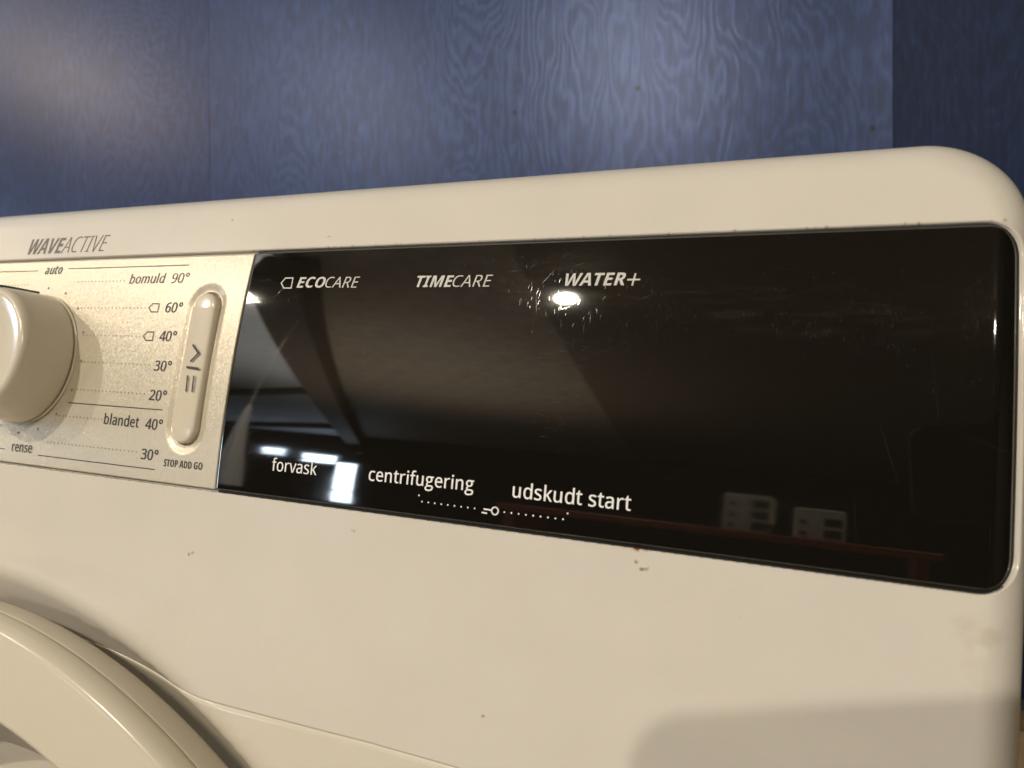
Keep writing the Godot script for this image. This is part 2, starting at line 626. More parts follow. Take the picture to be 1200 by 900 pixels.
func spotlight(l: Array) -> void:
	var t := thing("ceiling_lamp", l[2], "ceiling lamp", l[0], "round lamps along the ceiling")
	var can := lathe([Vector2(0.0, 0.08), Vector2(0.055, 0.08), Vector2(0.058, 0.074), Vector2(0.058, 0.01), Vector2(0.055, 0.008), Vector2(0.052, 0.02), Vector2(0.0, 0.03)], 32, Vector3.ZERO, Vector3.UP, Vector3.RIGHT)
	put("housing", can.mesh(), M.metal, t)
	if l[0].y < 2.2:
		var rod := lathe([Vector2(0.0, 0.0), Vector2(0.008, 0.0), Vector2(0.008, 2.20 - l[0].y), Vector2(0.0, 2.20 - l[0].y)], 12, Vector3(0, 0.078, 0), Vector3.UP, Vector3.RIGHT)
		put("stem", rod.mesh(), M.metal, t)
	var s := SphereMesh.new()
	s.radius = 0.043
	s.height = 0.086
	s.radial_segments = 24
	s.rings = 12
	put("bulb", s, glow(Color(1.0, 0.94, 0.84), 40.0), t, Vector3(0, -0.02, 0))
	var o: Light3D
	if l[3]:
		var sp := SpotLight3D.new()
		sp.spot_angle = 80.0
		sp.spot_angle_attenuation = 0.15
		sp.spot_range = 14.0
		sp.spot_attenuation = 2.0
		sp.rotation_degrees.x = -90.0
		o = sp
	else:
		var om := OmniLight3D.new()
		om.omni_range = 14.0
		om.omni_attenuation = 2.0
		o = om
	o.name = "lamp_light"
	o.light_color = l[4] if l.size() > 4 else Color(1.0, 0.95, 0.865)
	o.light_energy = l[1]
	o.light_size = 0.02
	o.shadow_enabled = true
	o.position = Vector3(0, -0.02, 0)
	t.add_child(o)


func place() -> void:
	# the blue plywood wall behind the machine: sheets butted side by side, each a little out of true
	var wall := Node3D.new()
	wall.name = "plywood_wall"
	wall.position = Vector3(0, 0.494, -0.65)
	wall.rotation_degrees = Vector3(0, 0, 2.45)
	add_child(wall)
	wall.set_meta("kind", "structure")
	wall.set_meta("label", "wall of blue painted plywood sheets behind the washing machine")
	wall.set_meta("category", "plywood wall")
	# [left edge, right edge, texture seed, figure, turn about the upright, forward]
	var sheets := [[-1.95, -0.5920, 40, 0.6, -0.8, 0.0002, 0.34, 0.42, 0.0, 0.22], [-0.592, 0.2905, 52, 1.1, 0.0, 0.0, 0.35, 0.45, 0.22, 0.27], [0.2906, 1.6, 64, 0.25, 3.5, -0.0008, 0.5, 0.3, 0.0, 0.0]]
	for k in sheets.size():
		var a: Array = sheets[k]
		var b := Build.new()
		var w: float = a[1] - a[0]
		var t := 0.012
		var hgt := 1.72
		var e := 0.00025
		var rows := []
		var uvs := []
		for p in [[0.0, -t], [0.0, -e], [e, 0.0], [w - e, 0.0], [w, -e], [w, -t]]:
			rows.append([Vector3(p[0], hgt, p[1]), Vector3(p[0], 0, p[1])])
			uvs.append([Vector2((p[0] - 0.5 * float(k == 0)) * 1.05 + 0.03, -hgt * 0.9), Vector2((p[0] - 0.5 * float(k == 0)) * 1.05 + 0.03, 0)])
		b.grid(rows, [], false, uvs)
		# flat sheet normals: rebuild per strip
		var fb := Build.new()
		for r in rows.size() - 1:
			fb.grid([rows[r], rows[r + 1]], [], false, [uvs[r], uvs[r + 1]])
		for i in fb.n.size():
			if fb.n[i].z < 0:
				fb.n[i] = -fb.n[i]
		var o := put("plywood_sheet", fb.mesh(), plywood_paint(a[2], a[3], a[6], a[7], a[8], a[9]), wall)
		var pivot := Vector3(w if k == 0 else 0.0, 0, 0)   # the outer sheets turn about their inner edge
		o.transform = Transform3D(Basis(), Vector3(a[0], 0, a[5]) + pivot) * Transform3D(Basis(Vector3.UP, deg_to_rad(a[4])), Vector3()) * Transform3D(Basis(), -pivot)
	var base := grainy(Color(0.62, 0.53, 0.42), Color(0.78, 0.69, 0.56), 71, 0.03, 0.85)
	struct("wall_base", "pale rough base of the wall below the blue plywood", box_mesh(Vector3(4.2, 0.492, 0.06)), base, Vector3(0, 0.246, -0.655))
	var dark_wood := grainy(Color(0.20, 0.15, 0.11), Color(0.30, 0.23, 0.17), 72, 0.02, 0.7)
	var pale_wood := grainy(Color(0.77, 0.81, 0.85), Color(0.84, 0.87, 0.90), 73, 0.015, 0.6)
	var beam_wood := grainy(Color(0.30, 0.26, 0.22), Color(0.36, 0.31, 0.26), 74, 0.02, 0.7)
	struct("floor", "pale floor the washing machine stands on", box_mesh(Vector3(13.2, 0.06, 10.0)), grainy(Color(0.70, 0.67, 0.62), Color(0.80, 0.77, 0.72), 77, 0.02, 0.6), Vector3(-3.5, -0.03, 4.3))
	# ceiling: pale boards to the left, dark planks to the right of the beams
	struct("ceiling", "dim ceiling over the room", box_mesh(Vector3(13.4, 0.06, 10.2)), grainy(Color(0.50, 0.46, 0.41), Color(0.58, 0.54, 0.48), 75, 0.015, 0.7), Vector3(-3.5, 2.33, 4.3))
	var along := Vector3(-6.6 + 1.75, 0, 9.2 - 1.6).normalized()
	var left := Vector3(-along.z, 0, along.x)
	var sheet := struct("ceiling_board", "pale ceiling boards left of the beam", box_mesh(Vector3(9.0, 0.02, 13.0)), pale_wood)
	sheet.transform = Transform3D(Basis(left, Vector3.UP, along).orthonormalized(), Vector3(-3.6, 2.285, 4.5) + left * 4.55)
	for p in [[Vector3(-3.75, 2.23, 4.62), Vector3(-9.5, 2.23, 6.4)], [Vector3(-5.75, 2.23, 7.45), Vector3(-9.5, 2.23, 8.7)]]:
		beam(p[0], p[1], 0.10, beam_wood, 0.09)
	beam(Vector3(-1.75, 2.16, 1.6), Vector3(-6.6, 2.16, 9.2), 0.22, beam_wood)
	struct("dark_ceiling", "dark plank ceiling right of the beam", box_mesh(Vector3(4.6, 0.02, 9.6)), grainy(Color(0.36, 0.32, 0.27), Color(0.42, 0.37, 0.31), 78, 0.02, 0.7), Vector3(0.95, 2.28, 4.5)).rotation_degrees.y = -11.2
	# far wall with its windows, side walls
	struct("far_wall", "dark wall at the room's far end", box_mesh(Vector3(13.2, 2.4, 0.12)), grainy(Color(0.13, 0.09, 0.08), Color(0.22, 0.15, 0.13), 76, 0.02, 0.8), Vector3(-3.5, 1.15, 9.06))
	struct("partition_wall", "dark partition with a large window, left of the washing machine", partition(), dark_wood)
	var w4 := window(Vector3(-4.55, 0.75, 0.30), Vector2(1.5, 0.8), "large bright window in the partition left of the machine", 7.0, 1.5)
	w4.rotation_degrees.y = -90
	struct("side_wall", "dark wall along the room's left side", box_mesh(Vector3(0.12, 2.4, 9.8)), dark_wood, Vector3(-10.0, 1.15, 4.2))
	struct("side_wall", "dark wall along the room's right side", box_mesh(Vector3(0.12, 2.4, 9.8)), dark_wood, Vector3(2.9, 1.15, 4.2))
	window(Vector3(-6.47, 1.02, 8.98), Vector2(0.34, 1.05), "tall bright window, nearest the beam")
	window(Vector3(-6.98, 1.60, 8.98), Vector2(0.60, 0.22), "wide low bright window, high on the far wall next to the tall one")
	window(Vector3(-7.85, 1.68, 8.98), Vector2(0.42, 0.17), "smallest bright window, highest on the far wall")


func beam(a: Vector3, b: Vector3, w: float, mat: Material, h := 0.2) -> void:
	var o := struct("ceiling_beam", "dark timber beam under the ceiling", box_mesh(Vector3(w, h, a.distance_to(b)), 0.01), mat, (a + b) * 0.5)
	o.look_at_from_position((a + b) * 0.5, b, Vector3.UP)


func partition() -> ArrayMesh:   # a wall with thickness, joined from the pieces round its opening
	var st := SurfaceTool.new()
	for p in [[-0.6, -0.45, 0.0, 2.3], [1.05, 3.8, 0.0, 2.3], [-0.45, 1.05, 0.0, 0.35], [-0.45, 1.05, 1.15, 2.3]]:
		st.append_from(box_mesh(Vector3(0.12, p[3] - p[2], p[1] - p[0]), 0.001), 0, Transform3D(Basis(), Vector3(-4.60, (p[2] + p[3]) * 0.5, (p[0] + p[1]) * 0.5)))
	return st.commit()


func window(at: Vector3, size: Vector2, label: String, energy := -1.0, seen := 5.0) -> Node3D:
	var t := thing("window", label, "window", at, "")
	put("pane", box_mesh(Vector3(size.x, size.y, 0.02), 0.001), glow(Color(0.90, 0.95, 1.0), seen), t)
	var day := AreaLight3D.new()      # the daylight that comes in through it
	day.name = "window_daylight"
	day.light_color = Color(0.84, 0.92, 1.0)
	day.area_size = size
	day.light_energy = 9.0 * size.x * size.y if energy < 0.0 else energy
	day.area_range = 20.0
	day.shadow_enabled = true
	day.position = Vector3(0, 0, -0.035)
	t.add_child(day)
	put("glazing_bar", box_mesh(Vector3(size.x, 0.035, 0.03)), M.white_plain, t, Vector3(0, -size.y * 0.22, -0.065))
	for s in [-1, 1]:
		put("frame", box_mesh(Vector3(0.04, size.y + 0.08, 0.06)), M.white_plain, t, Vector3(s * (size.x * 0.5 + 0.021), 0, 0))
		put("frame", box_mesh(Vector3(size.x, 0.04, 0.06)), M.white_plain, t, Vector3(0, s * (size.y * 0.5 + 0.021), 0))
	return t


func props() -> void:
	# what stands behind the photographer and shows in the dark display
	var shelf := thing("wall_shelf", "reddish shelf holding two white cartons", "shelf", Vector3(-0.2, 0.80, 2.32))
	var red := plain(lin(0.22, 0.035, 0.02), 0.5)
	put("shelf_board", box_mesh(Vector3(1.3, 0.035, 0.34)), red, shelf)
	for s in [-1, 1]:
		put("leg", box_mesh(Vector3(0.04, 0.80, 0.3)), red, shelf, Vector3(s * 0.6, -0.4, 0))
	var carton := plain(lin(0.50, 0.48, 0.38), 0.7)
	for k in 2:
		var h: float = [0.20, 0.16][k]
		var c := thing("carton", ["taller white carton with dark square panels on the red shelf", "shorter white carton with dark square panels on the red shelf"][k], "carton", Vector3(-0.06 + 0.2 * k, 0.8185, 2.28), "white cartons on the shelf")
		put("body", box_mesh(Vector3(0.135, h, 0.12)), carton, c, Vector3(0, h * 0.5, 0))
		for j in 3 - k:
			put("dark_panel", box_mesh(Vector3(0.046, 0.04, 0.004), 0.001), M.dark, c, Vector3(0.036, 0.035 + 0.06 * j, -0.0605))
			put("red_spot", box_mesh(Vector3(0.016, 0.02, 0.004), 0.001), red, c, Vector3(-0.045, 0.03 + 0.06 * j, -0.0605))
	var up := thing("uplighter", "short black uplighter lamp on the floor across the room", "floor lamp", Vector3(-2.5, 0, 3.9))
	put("shade", lathe([Vector2(0.0, 0.02), Vector2(0.10, 0.0), Vector2(0.10, 0.02), Vector2(0.02, 0.03), Vector2(0.02, 0.25), Vector2(0.12, 0.42), Vector2(0.115, 0.42), Vector2(0.015, 0.26)], 32, Vector3.ZERO, Vector3.UP, Vector3.RIGHT).mesh(), M.metal, up)
	var bs := SphereMesh.new()
	bs.radius = 0.04
	bs.height = 0.08
	put("bulb", bs, glow(Color(1.0, 0.88, 0.7), 6.0), up, Vector3(0, 0.36, 0))
	var ul := SpotLight3D.new()
	ul.name = "lamp_light"
	ul.light_color = Color(1.0, 0.945, 0.87)
	ul.light_energy = 9.5
	ul.light_size = 0.04
	ul.spot_angle = 62.0
	ul.spot_angle_attenuation = 0.8
	ul.spot_range = 8.0
	ul.spot_attenuation = 2.0
	ul.shadow_enabled = true
	ul.position = Vector3(0, 0.45, 0)
	ul.rotation_degrees.x = 90.0
	up.add_child(ul)
	var towel := thing("hanging_towel", "pale grey towel hung by its middle from the ceiling", "towel", Vector3(-2.02, 0, 2.16))
	var folds := []
	for p in [[0.004, 2.28], [0.004, 1.33], [0.02, 1.30], [0.035, 1.2], [0.06, 1.0], [0.085, 0.85], [0.095, 0.72], [0.09, 0.715], [0.05, 0.9]]:
		var row := []
		for k in 48:
			var a2 := TAU * k / 48
			var r2: float = p[0] * 0.5 * (1.0 + 0.28 * sin(5.0 * a2) * clampf(p[0] * 20.0, 0, 1))
			row.append(Vector3(r2 * cos(a2), p[1], r2 * sin(a2)))
		folds.append(row)
	var tb := Build.new()
	tb.grid(folds, [], true)
	put("cloth", tb.mesh(), plain(lin(0.8, 0.8, 0.8), 0.9), towel)
	var ph := thing("smartphone", "black smartphone with rounded corners on a slim stand", "smartphone", Vector3(0.3450, 0.8330, 0.2120))
	ph.basis = Basis(Vector3(0.9066, 0.0339, -0.4205), Vector3(-0.0418, 0.9991, -0.0096), Vector3(0.4198, 0.0263, 0.9072)).orthonormalized()
	var b := Build.new()
	var loops := []
	for e in [[-0.004, 0.0015], [-0.0035, 0.0], [0.0035, 0.0], [0.004, 0.0015]]:
		var row := []
		for q in 4:
			for i in 7:
				var a: float = q * PI / 2 + i * PI / 12
				var cx: float = [1, -1, -1, 1][q] * (0.0725 - 0.011)
				var cy: float = [1, 1, -1, -1][q] * (0.0355 - 0.011)
				row.append(Vector3(cx + (0.011 - e[1]) * cos(a), cy + (0.011 - e[1]) * sin(a), e[0]))
		loops.append(row)
	b.grid(loops, [], true)
	b.fan(loops[0], Vector3.FORWARD)
	b.fan(loops[3], Vector3.BACK)
	put("body", b.mesh(), M.phone, ph)
	var st := thing("phone_stand", "slim black stand holding the smartphone", "stand", Vector3(0.3450, 0.006, 0.2200))
	var pole := lathe([Vector2(0.0, 0.782), Vector2(0.006, 0.782), Vector2(0.006, 0.02), Vector2(0.09, 0.006), Vector2(0.09, -0.006), Vector2(0.0, -0.006)], 24, Vector3.ZERO, Vector3.UP, Vector3.RIGHT)
	put("pole", pole.mesh(), M.metal, st)
	put("clamp", box_mesh(Vector3(0.03, 0.02, 0.022)), M.metal, st, Vector3(0, 0.784, -0.004))


# ---------------------------------------------------------------- the washing machine

func spaced(n: int, dense: float) -> Array:   # 0..1, denser at both ends
	var out := []
	for k in n + 1:
		var t := float(k) / n
		out.append(lerpf(t, t * t * t * (t * (6.0 * t - 15.0) + 10.0), dense))
	return out


func loop_points(x0: float, x1: float, y0: float, y1: float, rb: float, rt: float) -> Array:   # anticlockwise from the lower left
	var out := []
	for k in 120:
		out.append(Vector2(lerpf(x0, x1 - rb, 1.0 - pow(1.0 - float(k) / 120, 1.8)), y0))
	for k in 16:
		var a := -PI / 2 + PI / 2 * k / 16
		out.append(Vector2(x1 - rb + rb * cos(a), y0 + rb + rb * sin(a)))
	for k in 30:
		out.append(Vector2(x1, lerpf(y0 + rb, y1 - rt, float(k) / 30)))
	for k in 24:
		var a := PI / 2 * k / 24
		out.append(Vector2(x1 - rt + rt * cos(a), y1 - rt + rt * sin(a)))
	for k in 120:
		out.append(Vector2(lerpf(x1 - rt, x0, float(k) / 120), y1))
	for k in 16:
		out.append(Vector2(x0, lerpf(y1, y0, float(k) / 16)))
	return out


func machine() -> void:
	var wm := thing("washing_machine", "white front-loading washing machine with black display and programme knob", "washing machine", machine_at)
	var off := -machine_at

	# --- frame round the control panel, with the strip above it and the piece down to the seam
	var b := Build.new()
	var hole := loop_points(-0.235, 0.2879, ys(-0.0010), ys(0.0792), 0.0078, 0.0076)
	var outer := loop_points(XL + 0.0001, XR, 0.742, TOP, 0.0, CORNER)
	var rings := []
	var nor := []
	var f := surf
	# groove floor and wall, lip
	for e in [[-0.0040, 0.0016], [-0.00002, 0.0016], [0.0, 0.0005], [0.00012, 0.00018], [0.00035, 0.00004]]:
		var row := []
		for k in hole.size():
			var p: Vector2 = hole[k]
			var q: Vector2 = hole[(k + 1) % hole.size()]
			var o: Vector2 = hole[(k + hole.size() - 1) % hole.size()]
			var tan := (q - o).normalized()
			var out := Vector2(tan.y, -tan.x)
			var r: Vector2 = p + out * float(e[0])
			var s3 := surf(r.x, r.y)
			row.append(s3 - normal_of(f, minf(r.x, XR - 0.002), r.y) * e[1])
		rings.append(row)
	var lip := Build.new()
	lip.grid(rings, [], true)
	for i in lip.n.size():
		if lip.n[i].z < -0.3:
			lip.n[i] = -lip.n[i]
	rings = []
	var steps := 22
	for k in steps + 1:
		var t := float(k) / steps
		t = 1.0 - pow(1.0 - t, 1.7)
		var row := []
		var nr := []
		for i in hole.size():
			var tan: Vector2 = (hole[(i + 1) % hole.size()] - hole[(i + hole.size() - 1) % hole.size()]).normalized()
			var p: Vector2 = (hole[i] + Vector2(tan.y, -tan.x) * 0.00035).lerp(outer[i], t)
			row.append(surf(p.x, p.y))
			nr.append(normal_of(f, p.x, p.y))
		rings.append(row)
		nor.append(nr)
	b.grid(rings, nor, true)
	# sides going back from the outline
	var side := []
	var sn := []
	for z in [0.0, BACK_Z]:
		var row := []
		var nr := []
		for i in range(136, outer.size() - 16):
			var p: Vector2 = outer[i]
			var s3 := surf(p.x, p.y)
			row.append(Vector3(p.x, p.y, s3.z if z == 0.0 else -0.05))
			var tan: Vector2 = (outer[mini(i + 1, outer.size() - 1)] - outer[maxi(i - 1, 0)]).normalized()
			nr.append(Vector3(tan.y, -tan.x, 0))
		side.append(row)
		sn.append(nr)
	b.grid(side, sn)
	# from the frame down to the seam
	var rows := []
	var nrs := []
	var xs := []
	for k in 221:
		xs.append(lerpf(XL + 0.0001, XR - 0.016, float(k) / 220))
	for k in range(1, 17):
		xs.append(XR - 0.016 * (1.0 - sin(PI / 2 * k / 16.0)) if k < 16 else XR)
	for k in 25:
		var y := lerpf(0.742, SEAM_Y + 0.0006, float(k) / 24)
		var row := []
		var nr := []
		for x in xs:
			row.append(surf(x, y))
			nr.append(normal_of(f, x, y))
		rows.append(row)
		nrs.append(nr)
	b.grid(rows, nrs)
	rows = []
	for e in [[0.0006, 0.0], [0.0003, 0.0001], [0.00008, 0.0003], [0.0, 0.0006], [0.0, 0.003]]:
		var row := []
		for x in xs:
			row.append(surf(x, SEAM_Y + e[0]) - Vector3(0, 0, e[1]))
		rows.append(row)
	b.grid(rows)
	for x in [XR, XL + 0.0001]:
		rows = []
		for z in [0.0, -0.05]:
			var row := []
			for k in 7:
				var y := lerpf(0.742, SEAM_Y, k / 6.0)
				row.append(Vector3(x, y, surf(x, y).z if z == 0.0 else z))
			rows.append(row)
		b.grid(rows)
	var frame := put("control_panel_frame", b.mesh(), M.white, wm, off)
	put("groove", lip.mesh(), M.white, frame)
	lettering("WAVE", true, Vector2(-0.0483, 0.0813), Vector2(-0.0278, 0.0813), 0.0065, 0.20, M.ink_grey, frame)
	lettering("ACTIVE", false, Vector2(-0.0272, 0.0813), Vector2(-0.0032, 0.0814), 0.0066, 0.20, M.ink_grey, frame, -0.45)

	# --- front sheet below the seam
	b = Build.new()
	rows = []
	nrs = []
	var fl := surf_low
	for k in 61:
		var t := float(k) / 60
		var y := lerpf(SEAM_Y - 0.0018, 0.30, t * t * 0.6 + t * 0.4)
		var row := []
		var nr := []
		for x in xs:
			row.append(surf_low(x, y))
			nr.append(normal_of(fl, x, y))
		rows.append(row)
		nrs.append(nr)
	b.grid(rows, nrs)
	rows = []
	for e in [[0.0001, 0.004], [0.0001, 0.0012], [0.0003, 0.0006], [0.0008, 0.00018], [0.0018, 0.0]]:
		var row := []
		for x in xs:
			row.append(surf_low(x, SEAM_Y - e[0]) - Vector3(0, 0, e[1]))
		rows.append(row)
	b.grid(rows)
	rows = []
	for y in [0.30, 0.05]:
		var row := []
		for x in xs:
			row.append(Vector3(x, y, surf_low(x, 0.30).z))
		rows.append(row)
	b.grid(rows)
	for x in [XR, XL + 0.0001]:
		rows = []
		for z in [0.0, -0.05]:
			var row := []
			for k in 13:
				var y := lerpf(SEAM_Y - 0.0018, 0.05, k / 12.0)
				row.append(Vector3(x, y, surf_low(x, maxf(y, 0.3)).z if z == 0.0 else z))
			rows.append(row)
		b.grid(rows)
	put("front_panel", b.mesh(), M.white_plain, wm, off)
	# --- cabinet behind
	var cab := box_mesh(Vector3(XR - XL, TOP - 0.06, 0.5), 0.012)
	put("cabinet", cab, M.white_plain, wm, off + Vector3((XR + XL) * 0.5, (TOP - 0.06) * 0.5 + 0.058, -0.05 - 0.25 - 0.0005))
	var plinth := box_mesh(Vector3(XR - XL - 0.04, 0.06, 0.5), 0.004)
	put("plinth", plinth, M.grey, wm, off + Vector3((XR + XL) * 0.5, 0.03, -0.29))

	program_panel(wm, off)
	display(wm, off)
	knob(wm, off)
	door(wm, off)


func patch(x0: float, xr: Callable, s0: float, s1: float, nc: int, nr: int, height: Callable, fillet: float) -> Build:
	var b := Build.new()
	var cs := spaced(nc, 0.75)
	var rs := spaced(nr, 0.8)
	var pts := []
	var base := []
	for r in rs:
		var row := []
		var low := []
		var s := lerpf(s0, s1, r)
		var x1: float = xr.call(s)
		for c in cs:
			var x := lerpf(x0, x1, c)
			var d := minf(minf(x - x0, x1 - x), minf(s - s0, s1 - s))
			var h := 0.0
			if d < fillet:
				h = -(fillet - sqrt(maxf(0.0, fillet * fillet - (fillet - d) * (fillet - d))))
			row.append(ps(x, s, h + height.call(x, s)))
		pts.append(row)
	b.grid(pts)
	for k in b.n.size():
		if b.n[k].z < 0:
			b.n[k] = -b.n[k]
	# the edge going down
	var rim := []
	for c in nc:
		rim.append([0, c])
	for r in nr:
		rim.append([r, nc])
	for c in nc:
		rim.append([nr, nc - c])
	for r in nr:
		rim.append([nr - r, 0])
	var top := []
	for q in rim:
		var p: Vector3 = pts[q[0]][q[1]]
		top.append(p)
		base.append(p - Vector3(0, 0.18, 0.98) * 0.0026)
	var e := Build.new()
	e.grid([top, base], [], true)
	var cut := b.v.size()
	b.v.append_array(e.v)
	b.n.append_array(e.n)
	b.uv.append_array(e.uv)
	for i in e.ix:
		b.ix.append(i + cut)
	return b


func capsule(x: float, s: float, half: float, lo: float, hi: float) -> float:   # signed distance, negative inside
	var c := 0.0555
	var y := clampf(s, lo + half, hi - half)
	return Vector2(x - c, s - y).length() - half


func program_panel(wm: Node3D, off: Vector3) -> void:
	var height := func(x: float, s: float) -> float:
		if x < 0.043 or x > 0.068:
			return 0.0
		var d := capsule(x, s, 0.0058, 0.0126, 0.0646)
		if d > 0.0034:
			return 0.0
		var t := clampf((0.0034 - d) / 0.0028, 0.0, 1.0)
		var h := -0.0008 * t * t * (3.0 - 2.0 * t)
		return h - 0.002 * clampf((0.0001 - d) / 0.0004, 0.0, 1.0)
	var right := func(_s: float) -> float: return 0.0715
	# wide left piece, then the piece with the button's hollow at a fine grid
	var b := patch(-0.2345, right, -0.0002, 0.0781, 60, 40, func(_x, _s): return 0.0, 0.0004)
	var cols := []
	for k in 60:
		cols.append(lerpf(-0.2345, 0.043, float(k) / 60))
	for k in 126:
		cols.append(lerpf(0.043, 0.0706, float(k) / 125))
	for k in 8:
		cols.append(0.0706 + 0.0009 * sin(PI / 2 * (k + 1) / 8.0))
	var rs := []
	for k in 7:
		rs.append(-0.0002 + 0.0008 * (1.0 - cos(PI / 2 * k / 7.0)))
	for k in 300:
		rs.append(lerpf(0.0006, 0.0773, float(k) / 299))
	for k in 7:
		rs.append(0.0773 + 0.0008 * sin(PI / 2 * (k + 1) / 7.0))
	var pts := []
	var uvs := []
	var e := 0.0005
	for s in rs:
		var row := []
		var ur := []
		for x in cols:
			var d: float = minf(0.0715 - x, minf(s + 0.0002, 0.0781 - s))
			var h := 0.0
			if d < e:
				h = -(e - sqrt(maxf(0.0, e * e - (e - d) * (e - d))))
			row.append(ps(x, s, h + height.call(x, s)))
			ur.append(Vector2(x, -s))
		pts.append(row)
		uvs.append(ur)
	b = Build.new()
	b.grid(pts, [], false, uvs)
	for k in b.n.size():
		if b.n[k].z < 0:
			b.n[k] = -b.n[k]
	for edge in [pts[0], pts[-1], pts.map(func(r): return r[-1])]:
		b.grid([edge, edge.map(func(p): return p - Vector3(0, 0.18, 0.98) * 0.0012)])
	var panel := put("program_panel", b.mesh(), M.pearl, wm, off)

	# the button: a long rounded pill in its hollow
	b = Build.new()
	var rows := []
	for k in [[-0.0003, -0.003], [-0.0003, 0.0002], [-0.0004, 0.0007], [-0.0006, 0.0010], [-0.0009, 0.0012], [-0.0013, 0.00132], [-0.0020, 0.0014], [-0.0035, 0.00146], [-0.0046, 0.0015], [-0.0056, 0.0015]]:
		var row := []
		var half: float = 0.0056 + k[0]
		for i in 96:
			var a := TAU * i / 96
			var cy := 0.0642 - 0.0056 if i < 48 else 0.0130 + 0.0056
			row.append(ps(0.0555 + half * cos(a), cy + half * sin(a), k[1]))
		rows.append(row)
	b.grid(rows, [], true)
	for k in b.n.size():
		if b.n[k].z < -0.2:
			b.n[k] = -b.n[k]
	var btn := put("start_button", b.mesh(), M.button, wm, off)
	b = Build.new()
	stroke(b, [Vector2(0.0549, 0.0456), Vector2(0.0579, 0.0430), Vector2(0.0552, 0.0403)], 0.0007, 0.0016)
	stroke(b, [Vector2(0.0540, 0.0382), Vector2(0.0589, 0.0379)], 0.0007, 0.0016)
	stroke(b, [Vector2(0.0549, 0.0352), Vector2(0.0553, 0.0304)], 0.0006, 0.0016)
	stroke(b, [Vector2(0.0577, 0.0352), Vector2(0.0580, 0.0304)], 0.0006, 0.0016)
	put("play_pause_symbol", b.mesh(), M.ink, btn)

	# print
	lettering("auto", true, Vector2(-0.0329, 0.0724), Vector2(-0.0232, 0.0725), 0.0034, 0.12, M.teal, panel, -0.25, "t")
	lettering("bomuld", false, Vector2(0.0155, 0.0680), Vector2(0.0327, 0.0681), 0.0038, 0.10, M.ink_grey, panel, 0.2, "d")
	lettering("90°", false, Vector2(0.0362, 0.0681), Vector2(0.0442, 0.0681), 0.0036, 0.10, M.ink_grey, panel)
	for r in [["60°", 0.0367, 0.0573], ["40°", 0.0368, 0.0471], ["30°", 0.0371, 0.0367], ["20°", 0.0372, 0.0266], ["40°", 0.0373, 0.0168], ["30°", 0.0371, 0.0066]]:
		lettering(r[0], false, Vector2(r[1], r[2]), Vector2(r[1] + 0.0078, r[2]), 0.0036, 0.05, M.ink, panel, 0.25)
	lettering("blandet", false, Vector2(0.0170, 0.0171), Vector2(0.0341, 0.0169), 0.0040, 0.0, M.ink, panel, 0.25, "d")
	lettering("rense", false, Vector2(-0.0306, 0.0040), Vector2(-0.0191, 0.0042), 0.0027, 0.0, M.ink, panel, 0.25, "x")
	lettering("STOP ADD GO", true, Vector2(0.0481, 0.0052), Vector2(0.0652, 0.0054), 0.0023, 0.0, M.ink, panel, -0.2)
	for l in [[-0.0196, 0.0427, 0.0746], [-0.0850, -0.0374, 0.0741], [-0.0026, 0.0441, 0.0236], [-0.0152, 0.0439, 0.0037], [-0.085, -0.0347, 0.0045]]:
		b = Build.new()
		stroke(b, [Vector2(l[0], l[2]), Vector2(l[1], l[2])], 0.00032)
		put("printed_line", b.mesh(), M.ink_grey if l[2] > 0.07 else M.ink, panel)
	for l in [[-0.0139, 0.0127, 0.0692, 15], [-0.0584, -0.0409, 0.0683, 10], [-0.0084, 0.0268, 0.0589, 20], [-0.0019, 0.0272, 0.0486, 16], [-0.0001, 0.0343, 0.0387, 19], [-0.0012, 0.0346, 0.0286, 20], [-0.0066, 0.0159, 0.0187, 13], [-0.0110, 0.0347, 0.0088, 25]]:
		b = Build.new()
		dots(b, Vector2(l[0], l[2]), Vector2(l[1], l[2]), l[3], 0.00025)
		put("dotted_line", b.mesh(), M.ink_faint, panel)
	b = Build.new()
	for k in 16:
		var a := TAU * k / 16
		dot(b, Vector2(-0.028 + 0.0279 * cos(a), 0.0389 + 0.0279 * sin(a)), 0.0005)
	put("dial_dots", b.mesh(), M.ink_faint, panel)
	for p in [Vector2(0.02854, 0.05895), Vector2(0.02896, 0.0487)]:
		b = Build.new()
		house(b, p, 0.0048, 0.0030, 0.00036)
		put("tag_symbol", b.mesh(), M.ink, panel)


func house(b: Build, tip: Vector2, w: float, h: float, line: float) -> void:   # the small pointed tag, its tip to the left
	var q := [tip, tip + Vector2(w * 0.30, h * 0.5), tip + Vector2(w * 0.98, h * 0.5), tip + Vector2(w, -h * 0.5), tip + Vector2(w * 0.34, -h * 0.5), tip]
	stroke(b, q, line)


